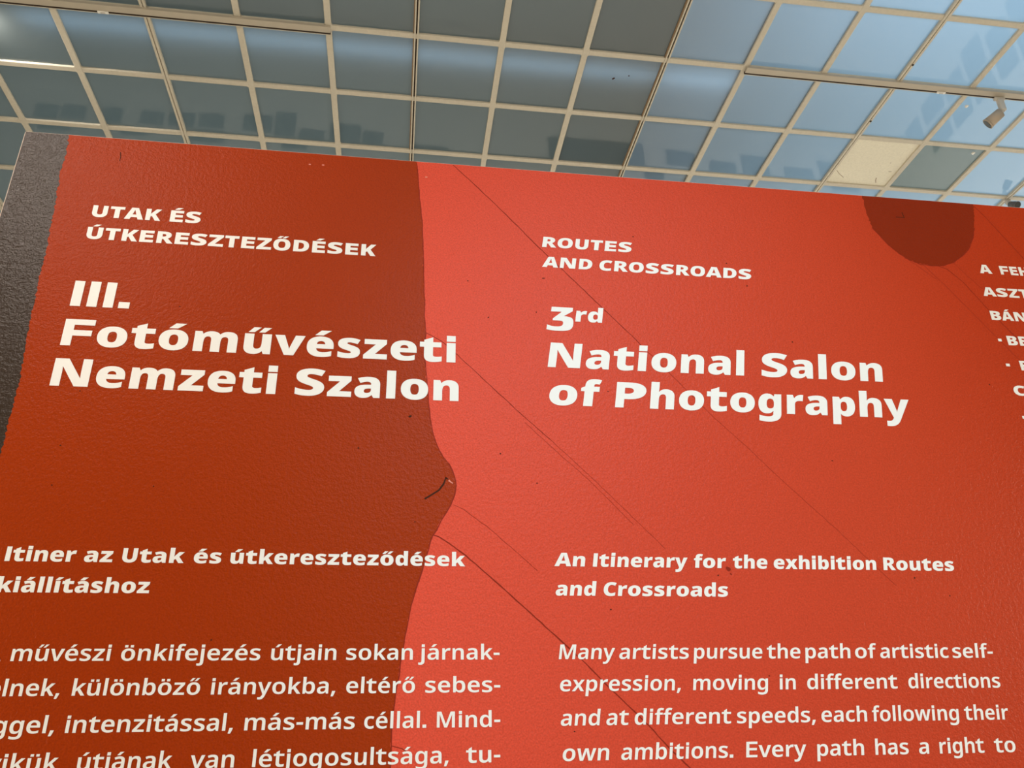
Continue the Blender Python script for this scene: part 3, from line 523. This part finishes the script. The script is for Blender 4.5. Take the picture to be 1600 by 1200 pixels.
    'p': '615,643;340,546,404,563,1 439,546,496,563,0 560,408,600,416,0 560,269,600,278,1 560,178,600,184,0 505,53,547,55,0 406,-10,456,-10,0 339,-10,398,-10,1 298,-10,359,-10,0 234,12,305,10,0 189,47,269,39,0 173,68,257,54,1 167,68,251,54,1 169,51,253,35,0 173,-1,257,-9,0 173,-20,257,-38,1 173,-240,257,-240,1 85,-240,66,-240,1 85,536,66,553,1 157,536,221,553,1 169,463,248,483,1 173,463,257,483,1 189,486,271,505,0 234,524,310,541,0 297,546,366,563,0;324,472,332,413,1 270,472,304,413,0 204,431,272,386,0 174,349,258,334,0 173,286,257,294,1 173,269,257,279,1 173,203,257,235,0 201,111,270,175,0 268,63,304,144,0 326,63,333,144,1 375,63,357,144,0 438,117,390,171,0 469,210,406,231,0 469,270,406,280,1 469,362,406,353,0 398,472,368,413,0',
    'r': '413,469;335,546,400,563,1 350,546,416,563,0 385,543,450,559,0 398,540,458,557,1 387,459,441,377,1 374,462,431,379,0 343,466,402,383,0 329,466,376,383,1 298,466,358,383,0 242,440,317,376,0 198,393,280,354,0 173,327,257,310,0 173,286,257,272,1 173,0,257,0,1 85,0,66,0,1 85,536,66,553,1 157,536,208,553,1 167,438,238,465,1 171,438,247,465,1 188,468,262,492,0 236,517,310,537,0 298,546,369,563,0',
    's': '503,543;456,148,501,170,1 456,96,501,118,0 401,26,452,36,0 300,-10,343,-10,0 231,-10,255,-10,1 172,-10,193,-10,0 87,8,96,3,0 55,24,45,21,1 55,104,45,174,1 88,88,101,150,0 184,61,214,129,0 233,61,247,129,1 303,61,280,129,0 366,104,312,143,0 366,140,312,157,1 366,160,312,169,0 343,192,291,187,0 284,224,237,209,0 228,244,188,228,1 173,264,140,247,0 96,304,76,292,0 54,360,44,355,0 54,404,44,400,1 54,472,44,481,0 170,546,175,563,0 265,546,284,563,1 316,546,341,563,0 405,527,442,539,0 444,510,497,516,1 413,440,442,393,1 377,454,399,412,0 299,474,311,434,0 258,474,285,434,1 202,474,261,434,0 142,439,235,422,0 142,409,235,411,1 142,387,235,401,0 169,356,253,385,0 233,327,303,365,0 287,307,352,346,1 340,288,402,327,0 416,248,468,282,0 456,191,501,219,0',
    't': '424,521;306,62,370,141,1 331,62,403,141,0 385,69,458,152,0 402,73,487,160,1 402,6,487,21,1 384,-1,448,8,0 317,-10,358,-10,0 286,-10,292,-10,1 233,-10,238,-10,0 154,19,157,24,0 110,91,111,107,0 110,156,111,182,1 110,468,111,410,1 7,468,21,410,1 7,536,21,553,1 110,536,111,553,1 110,600,111,612,1 198,680,303,692,1 198,536,303,553,1 396,536,477,553,1 396,468,477,410,1 198,468,303,410,1 198,158,303,195,1 198,109,303,168,0 258,62,338,141,0',
    'u': '618,670;533,536,604,553,1 533,0,604,0,1 461,0,460,0,1 448,71,436,69,1 444,71,425,69,1 427,43,408,41,0 373,7,355,6,0 309,-10,292,-10,0 274,-10,258,-10,1 210,-10,204,-10,0 123,31,116,32,0 79,117,65,122,0 79,185,65,193,1 79,536,65,553,1 168,536,256,553,1 168,191,256,251,1 168,127,256,197,0 226,63,287,141,0 287,63,322,141,1 347,63,358,141,0 416,108,398,180,0 445,195,413,256,0 445,257,413,311,1 445,536,413,553,1',
    'v': '508,611;203,0,211,0,1 0,536,0,553,1 94,536,199,553,1 208,220,293,226,1 216,198,294,223,0 234,144,298,204,0 248,95,302,181,0 251,78,302,170,1 255,78,305,170,1 259,95,305,181,0 274,145,308,202,0 293,199,313,220,0 300,220,314,225,1 414,536,412,553,1 508,536,611,553,1 304,0,400,0,1',
    'w': '786,910;431,303,484,242,1 423,331,478,267,0 408,384,466,333,0 397,430,457,392,0 394,445,455,407,1 390,445,452,407,1 388,430,450,392,0 377,384,440,332,0 363,330,427,264,0 354,302,420,235,1 258,1,364,0,1 158,1,163,0,1 11,537,12,553,1 102,537,200,553,1 176,251,245,341,1 184,222,250,318,0 198,163,260,253,0 209,110,269,186,0 211,91,270,159,1 215,91,273,159,1 218,103,274,179,0 226,139,282,231,0 235,179,291,283,0 246,219,299,323,0 251,235,300,330,1 346,537,351,553,1 442,537,562,553,1 534,235,609,327,1 541,212,613,308,0 556,160,624,249,0 568,111,635,185,0 570,92,637,159,1 574,92,640,159,1 576,109,642,186,0 587,160,650,255,0 602,221,660,320,0 610,251,665,341,1 685,537,714,553,1 775,537,898,553,1 626,1,746,0,1 523,1,542,0,1',
    'x': '529,630;212,274,183,282,1 27,536,14,553,1 127,536,231,553,1 265,334,315,398,1 402,536,401,553,1 501,536,618,553,1 316,274,445,282,1 511,0,625,0,1 411,0,408,0,1 265,214,315,168,1 117,0,222,0,1 18,0,5,0,1',
    'y': '510,610;1,536,-1,553,1 95,536,200,553,1 211,231,294,236,1 221,204,296,229,0 238,154,300,209,0 252,107,303,187,0 256,85,303,176,1 260,85,307,176,1 266,110,309,196,0 292,191,316,225,0 306,232,319,235,1 415,536,415,553,1 510,536,610,553,1 279,-74,391,-35,1 260,-124,366,-102,0 209,-199,299,-194,0 136,-240,201,-240,0 84,-240,128,-240,1 60,-240,102,-240,0 24,-235,64,-235,0 11,-232,50,-232,1 11,-162,50,-82,1 22,-164,61,-84,0 53,-168,92,-88,0 70,-168,109,-88,1 101,-168,141,-88,0 146,-145,180,-62,0 178,-102,206,-21,0 189,-73,215,3,1 217,-2,217,8,1',
    'z': '503,542;461,0,516,0,1 42,0,26,0,1 42,58,26,109,1 350,468,271,407,1 60,468,40,407,1 60,536,40,553,1 454,536,504,553,1 454,470,504,435,1 150,68,270,146,1 461,68,516,146,1',
    '·': '210,300;50,302,50,257,1 50,412,50,457,1 160,412,250,457,1 160,302,250,257,1',
    'Á': '639,726;545,0,515,0,1 459,221,480,134,1 176,221,248,134,1 91,0,212,0,1 0,0,0,0,1 279,717,233,717,1 360,717,490,717,1 638,0,726,0,1;352,517,409,409,1 349,525,404,428,0 335,567,386,499,0 322,612,368,575,0 318,624,363,599,1 313,604,359,575,0 302,563,342,503,0 291,529,325,433,0 287,517,319,409,1 206,301,288,292,1 432,301,440,292,1;246,770,244,770,1 356,895,364,890,1 456,895,571,890,1 326,770,410,770,1',
    'É': '636,634;576,0,586,0,1 97,0,77,0,1 97,714,77,714,1 576,714,586,714,1 576,635,586,559,1 187,635,270,559,1 187,412,270,447,1 553,412,562,447,1 553,334,562,292,1 187,334,270,292,1 187,79,270,157,1 576,79,586,157,1;263,770,213,770,1 373,895,333,890,1 473,895,539,890,1 343,770,378,770,1',
    'Ú': '687,712;602,252,643,284,1 602,178,643,194,0 545,59,579,62,0 430,-10,450,-10,0 340,-10,353,-10,1 215,-10,214,-10,0 85,135,69,141,0 85,254,69,280,1 85,714,69,714,1 169,714,251,714,1 169,251,251,295,1 169,164,251,219,0 257,68,305,151,0 345,68,356,151,1 406,68,394,151,0 482,115,440,181,0 518,198,462,245,0 518,252,462,296,1 518,714,462,714,1 602,714,643,714,1;274,770,244,770,1 378,895,357,890,1 472,895,551,890,1 350,770,400,770,1',
    'á': '561,623;288,545,336,563,1 386,545,441,563,0 480,459,559,459,0 480,365,559,363,1 480,0,559,0,1 416,0,427,0,1 399,76,390,73,1 395,76,386,73,1 372,47,363,44,0 323,8,314,7,0 260,-10,250,-10,0 215,-10,204,-10,1 167,-10,156,-10,0 90,24,80,29,0 46,95,36,108,0 46,149,36,169,1 46,229,36,258,0 172,316,159,344,0 303,320,276,349,1 394,323,368,352,1 394,355,368,360,1 394,422,368,397,0 336,474,332,428,0 283,474,301,428,1 241,474,268,428,0 165,449,188,405,0 132,433,147,387,1 105,499,92,513,1 140,518,140,538,0 236,545,261,563,0;314,259,325,245,1 214,255,273,243,0 137,199,230,210,0 137,148,230,180,1 137,103,230,152,0 192,61,260,125,0 235,61,285,125,1 303,61,320,125,0 393,136,369,169,0 393,214,369,204,1 393,262,369,247,1;190,606,179,594,1 300,744,299,732,1 400,744,505,732,1 270,606,344,594,1',
    'é': '572,627;296,546,320,563,1 366,546,402,563,0 467,486,521,507,0 521,377,585,395,0 521,304,585,310,1 521,251,585,225,1 148,251,239,225,1 150,160,241,182,0 241,65,302,126,0 322,65,361,126,1 374,65,414,126,0 454,84,501,146,0 496,102,548,168,1 496,25,548,31,1 455,7,507,10,0 374,-10,411,-10,0 318,-10,338,-10,1 241,-10,253,-10,0 122,52,120,49,0 56,175,43,175,0 56,264,43,273,1 56,352,43,373,0 116,478,113,501,0 224,546,238,563,0;295,474,327,433,1 231,474,292,433,0 157,393,247,391,0 150,321,243,345,1 427,321,409,345,1 427,367,409,370,0 399,435,390,409,0 341,474,353,433,0;214,606,193,594,1 326,744,315,732,1 427,744,525,732,1 295,606,361,594,1',
    'í': '258,325;173,0,258,0,1 85,0,67,0,1 85,536,67,553,1 173,536,258,553,1;56,606,44,594,1 166,744,164,732,1 266,744,370,732,1 136,606,209,594,1',
    'ó': '623,656;568,269,612,278,1 568,202,612,209,0 531,99,573,101,0 465,27,499,28,0 369,-10,393,-10,0 310,-10,327,-10,1 255,-10,265,-10,0 163,27,161,28,0 95,99,85,101,0 57,202,43,209,0 57,269,43,278,1 57,358,43,370,0 118,481,112,497,0 234,546,240,563,0 313,546,330,563,1 388,546,412,563,0 503,481,539,497,0 568,358,612,370,0;150,269,243,278,1 150,206,243,231,0 184,113,260,165,0 256,63,298,132,0 312,63,329,132,1 368,63,359,132,0 440,113,396,165,0 474,206,412,231,0 474,269,412,278,1 474,333,412,325,0 439,423,396,389,0 368,472,358,421,0 311,472,328,421,1 227,472,283,421,0 150,364,243,349,0;237,606,205,594,1 350,744,329,732,1 453,744,542,732,1 319,606,375,594,1',
    'ö': '623,656;568,269,612,278,1 568,202,612,209,0 531,99,573,101,0 465,27,499,28,0 369,-10,393,-10,0 310,-10,327,-10,1 255,-10,265,-10,0 163,27,161,28,0 95,99,85,101,0 57,202,43,209,0 57,269,43,278,1 57,358,43,370,0 118,481,112,497,0 234,546,240,563,0 313,546,330,563,1 388,546,412,563,0 503,481,539,497,0 568,358,612,370,0;150,269,243,278,1 150,206,243,231,0 184,113,260,165,0 256,63,298,132,0 312,63,329,132,1 368,63,359,132,0 440,113,396,165,0 474,206,412,231,0 474,269,412,278,1 474,333,412,325,0 439,423,396,389,0 368,472,358,421,0 311,472,328,421,1 227,472,283,421,0 150,364,243,349,0;158,606,132,594,1 158,691,132,722,1 261,691,286,722,1 261,606,286,594,1;364,606,369,594,1 364,691,369,722,1 467,691,523,722,1 467,606,523,594,1',
    'ú': '618,670;533,536,604,553,1 533,0,604,0,1 461,0,460,0,1 448,71,436,69,1 444,71,425,69,1 427,43,408,41,0 373,7,355,6,0 309,-10,292,-10,0 274,-10,258,-10,1 210,-10,204,-10,0 123,31,116,32,0 79,117,65,122,0 79,185,65,193,1 79,536,65,553,1 168,536,256,553,1 168,191,256,251,1 168,127,256,197,0 226,63,287,141,0 287,63,322,141,1 347,63,358,141,0 416,108,398,180,0 445,195,413,256,0 445,257,413,311,1 445,536,413,553,1;233,606,216,594,1 343,744,336,732,1 443,744,542,732,1 313,606,381,594,1',
    'ü': '618,670;533,536,604,553,1 533,0,604,0,1 461,0,460,0,1 448,71,436,69,1 444,71,425,69,1 427,43,408,41,0 373,7,355,6,0 309,-10,292,-10,0 274,-10,258,-10,1 210,-10,204,-10,0 123,31,116,32,0 79,117,65,122,0 79,185,65,193,1 79,536,65,553,1 168,536,256,553,1 168,191,256,251,1 168,127,256,197,0 226,63,287,141,0 287,63,322,141,1 347,63,358,141,0 416,108,398,180,0 445,195,413,256,0 445,257,413,311,1 445,536,413,553,1;156,606,144,594,1 156,691,144,722,1 256,691,294,722,1 256,606,294,594,1;356,606,374,594,1 356,691,374,722,1 456,691,524,722,1 456,606,524,594,1',
    'Ő': '742,757;684,358,708,358,1 684,275,708,275,0 644,140,670,140,0 565,42,590,42,0 448,-10,466,-10,0 371,-10,378,-10,1 292,-10,293,-10,0 174,43,168,42,0 96,140,87,140,0 58,276,48,275,0 58,359,48,359,1 58,469,48,470,0 126,633,119,635,0 266,725,265,725,0 372,725,379,725,1 474,725,495,725,0 613,634,640,634,0 684,469,708,469,0;148,358,241,358,1 148,268,241,294,0 196,138,269,201,0 295,68,330,151,0 371,68,378,151,1 448,68,428,151,0 546,138,488,201,0 594,268,515,294,0 594,358,515,358,1 594,493,515,455,0 487,646,454,567,0 372,646,379,567,1 295,646,330,567,0 196,577,269,516,0 148,448,241,423,0;221,770,183,770,1 316,895,278,890,1 394,895,421,890,1 283,770,297,770,1;383,770,383,770,1 478,895,478,890,1 555,895,620,890,1 445,770,497,770,1',
    'ő': '623,656;568,269,612,278,1 568,202,612,209,0 531,99,573,101,0 465,27,499,28,0 369,-10,393,-10,0 310,-10,327,-10,1 255,-10,265,-10,0 163,27,161,28,0 95,99,85,101,0 57,202,43,209,0 57,269,43,278,1 57,358,43,370,0 118,481,112,497,0 234,546,240,563,0 313,546,330,563,1 388,546,412,563,0 503,481,539,497,0 568,358,612,370,0;150,269,243,278,1 150,206,243,231,0 184,113,260,165,0 256,63,298,132,0 312,63,329,132,1 368,63,359,132,0 440,113,396,165,0 474,206,412,231,0 474,269,412,278,1 474,333,412,325,0 439,423,396,389,0 368,472,358,421,0 311,472,328,421,1 227,472,283,421,0 150,364,243,349,0;150,606,116,594,1 253,744,219,732,1 337,744,374,732,1 217,606,240,594,1;325,606,333,594,1 428,744,436,732,1 512,744,590,732,1 392,606,456,594,1',
    'ű': '618,670;533,536,604,553,1 533,0,604,0,1 461,0,460,0,1 448,71,436,69,1 444,71,425,69,1 427,43,408,41,0 373,7,355,6,0 309,-10,292,-10,0 274,-10,258,-10,1 210,-10,204,-10,0 123,31,116,32,0 79,117,65,122,0 79,185,65,193,1 79,536,65,553,1 168,536,256,553,1 168,191,256,251,1 168,127,256,197,0 226,63,287,141,0 287,63,322,141,1 347,63,358,141,0 416,108,398,180,0 445,195,413,256,0 445,257,413,311,1 445,536,413,553,1;148,606,130,594,1 248,744,230,732,1 330,744,380,732,1 214,606,250,594,1;318,606,340,594,1 418,744,440,732,1 500,744,590,732,1 384,606,460,594,1',
}
TEXT_LINES = [  # style, baseline height, slant, words (text, left edge, width factor); wall units of 1.6 m
    ('sub_hu', 0.7025, 0, [('UTAK', -0.4452, 1.2942), ('ÉS', -0.34101, 1.28)]),
    ('sub_hu', 0.6655, 0, [('ÚTKERESZTEZŐDÉSEK', -0.44549, 1.3107)]),
    ('title', 0.5587, 0, [('III.', -0.44629, 1.1589)]),
    ('title', 0.5, 0, [('Fotóművészeti', -0.44759, 1.21)]),
    ('title', 0.4423, 0, [('Nemzeti', -0.44848, 1.1793), ('Szalon', -0.14542, 1.1849)]),
    ('bold', 0.2205, 0, [('Itiner', -0.4471, 1.1444), ('az', -0.36089, 1.2113), ('Utak', -0.32009, 1.219), ('és', -0.23902, 1.232), ('útkereszteződések', -0.19783, 1.1934)]),
    ('bold', 0.1853, 0, [('kiállításhoz', -0.44807, 1.1675)]),
    ('body', 0.1112, 0, [('A', -0.4427, 1.1471), ('művészi', -0.41635, 1.1207), ('önkifejezés', -0.30155, 1.1605), ('útjain', -0.13959, 1.1314), ('sokan', -0.05471, 1.1463), ('járnak-', 0.031, 1.1767)]),
    ('body', 0.0751, 0, [('kelnek,', -0.4467, 1.095), ('különböző', -0.34617, 1.1198), ('irányokba,', -0.20063, 1.1388), ('eltérő', -0.05238, 1.1357), ('sebes-', 0.03698, 1.196)]),
    ('body', 0.0379, 0, [('séggel,', -0.44759, 1.1387), ('intenzitással,', -0.34557, 1.1308), ('más-más', -0.16056, 1.1802), ('céllal.', -0.03, 1.0922), ('Mind-', 0.05005, 1.1525)]),
    ('body', 0.0012, 0, [('egyikük', -0.44761, 1.1395), ('útjának', -0.3267, 1.096), ('van', -0.21063, 1.1433), ('létjogosultsága,', -0.14801, 1.1437), ('tu-', 0.08557, 1.1886)]),
    ('sub', 0.7003, 1, [('ROUTES', 0.19332, 1.3643)]),
    ('sub', 0.6648, 1, [('AND', 0.19482, 1.2822), ('CROSSROADS', 0.27937, 1.3477)]),
    ('title', 0.5585, 1, [('3', 0.19547, 1.3498)]),
    ('sup', 0.5748, 1, [('rd', 0.2376, 1.241)]),
    ('title', 0.4998, 1, [('National', 0.19173, 1.1953), ('Salon', 0.50772, 1.2363)]),
    ('title', 0.4423, 1, [('of', 0.19257, 1.2688), ('Photography', 0.28424, 1.1842)]),
    ('bold', 0.2221, 1, [('An', 0.19518, 1.2531), ('Itinerary', 0.24257, 1.1592), ('for', 0.37568, 1.2226), ('the', 0.4283, 1.1443), ('exhibition', 0.48324, 1.1617), ('Routes', 0.63548, 1.2109)]),
    ('bold', 0.186, 1, [('and', 0.19399, 1.1797), ('Crossroads', 0.25392, 1.2151)]),
    ('body', 0.1113, 1, [('Many', 0.19375, 1.1071), ('artists', 0.26871, 1.1624), ('pursue', 0.36162, 1.121), ('the', 0.45711, 1.1386), ('path', 0.50589, 1.1725), ('of', 0.57282, 1.221), ('artistic', 0.60697, 1.1464), ('self-', 0.70592, 1.1919)]),
    ('body', 0.0753, 1, [('expression,', 0.194, 1.1261), ('moving', 0.35645, 1.1433), ('in', 0.46629, 1.1364), ('different', 0.50247, 1.1783), ('directions', 0.63664, 1.0914)]),
    ('body', 0.038, 1, [('and', 0.19376, 1.1318), ('at', 0.24776, 1.1421), ('different', 0.28132, 1.1702), ('speeds,', 0.40704, 1.1582), ('each', 0.514, 1.139), ('following', 0.58062, 1.0868), ('their', 0.7035, 1.0593)]),
    ('body', 0.001, 1, [('own', 0.19378, 1.1616), ('ambitions.', 0.26271, 1.1141), ('Every', 0.41194, 1.1853), ('path', 0.50089, 1.1662), ('has', 0.57498, 1.1243), ('a', 0.63248, 1.1645), ('right', 0.65879, 1.0678), ('to', 0.7334, 1.1477)]),
    ('list', 0.7041, 0, [('A', 0.91527, 1.2999), ('FEH', 0.95047, 1.1356)]),
    ('list', 0.6609, 0, [('ASZT', 0.90904, 1.3802)]),
    ('list', 0.6172, 0, [('BÁN', 0.90837, 1.2331)]),
    ('list', 0.5732, 0, [('·', 0.90893, 1.254), ('BE', 0.924, 1.1998)]),
    ('list', 0.53, 0, [('·', 0.90921, 1.3467), ('B', 0.93265, 1.1554)]),
    ('list', 0.487, 0, [('C', 0.9086, 1.5324)]),
    ('list', 0.443, 0, [('·', 0.90964, 1.2924)]),
]
STYLES = {'sub_hu': (.0194, 900, 'heading_line'), 'sub': (.0183, 900, 'heading_line'), 'title': (.0387, 880, 'title_line'),
          'sup': (.0387*.6, 880, 'title_line'), 'bold': (.0168, 860, 'subtitle_line'), 'body': (.0168, 600, 'text_line'),
          'list': (.0163, 900, 'list_line')}
SLANT = .158
PARSED = {}
for ch, s in GLYPHS.items():
    parts = s.split(';'); a0, a1 = map(int, parts[0].split(','))
    PARSED[ch] = (a0, a1, [[tuple(map(int, p.split(','))) for p in c.split(' ')] for c in parts[1:] if c])
def flatten(c, t, steps):
    """Quadratic outline (TrueType style) -> polyline."""
    pts = [(p[0]*(1-t)+p[2]*t, p[1]*(1-t)+p[3]*t, p[4]) for p in c]
    full = []
    for a, b in zip(pts, pts[1:]+pts[:1]):
        full.append(a)
        if not a[2] and not b[2]: full.append(((a[0]+b[0])/2, (a[1]+b[1])/2, 1))
    k = next((n for n, p in enumerate(full) if p[2]), 0); full = full[k:]+full[:k]
    out = []; n = len(full); i = 0
    while i < n:
        a = full[i]; b = full[(i+1) % n]
        out.append((a[0], a[1]))
        if b[2]: i += 1
        else:
            c2 = full[(i+2) % n]
            for s in range(1, steps):
                q = s/steps
                out.append(((1-q)**2*a[0]+2*q*(1-q)*b[0]+q*q*c2[0], (1-q)**2*a[1]+2*q*(1-q)*b[1]+q*q*c2[1]))
            i += 2
    res = []
    for p in out:
        if not res or math.dist(p, res[-1]) > 0.5: res.append(p)
    if len(res) > 1 and math.dist(res[0], res[-1]) < 0.5: res.pop()
    return res
def inside(p, l):
    r = False
    for a, b in zip(l, l[1:]+l[:1]):
        if (a[1] > p[1]) != (b[1] > p[1]) and p[0] < (b[0]-a[0])*(p[1]-a[1])/(b[1]-a[1])+a[0]: r = not r
    return r
GC = {}
def glyph_groups(ch, wg, steps):
    key = (ch, wg, steps)
    if key not in GC:
        a0, a1, cs = PARSED[ch]; t = (wg-400)/500
        loops = [flatten(c, t, steps) for c in cs]
        groups = []
        for l in sorted(loops, key=lambda l: -abs(area2(l))):
            for g in groups:
                if area2(l)*area2(g[0]) < 0 and inside(l[0], g[0]): g.append(l); break
            else: groups.append([l])
        GC[key] = (a0*(1-t)+a1*t, groups)
    return GC[key]
for st, base, slant, words in TEXT_LINES:
    cap, wg, nm = STYLES[st]; s = cap/714; steps = 6 if st in ('title', 'sup') else 4
    loops = []
    for text, u0, k in words:
        x = 0
        for ch in text:
            adv, groups = glyph_groups(ch, wg, steps)
            for g in groups:
                loops.append([[P(u0+s*(k*(x+p[0])+slant*SLANT*p[1]), base+s*p[1]) for p in l] for l in g])
            x += adv
    link(nm, plate_mesh(nm, loops, -0.0012, -0.0004), M_WHITE, wall)
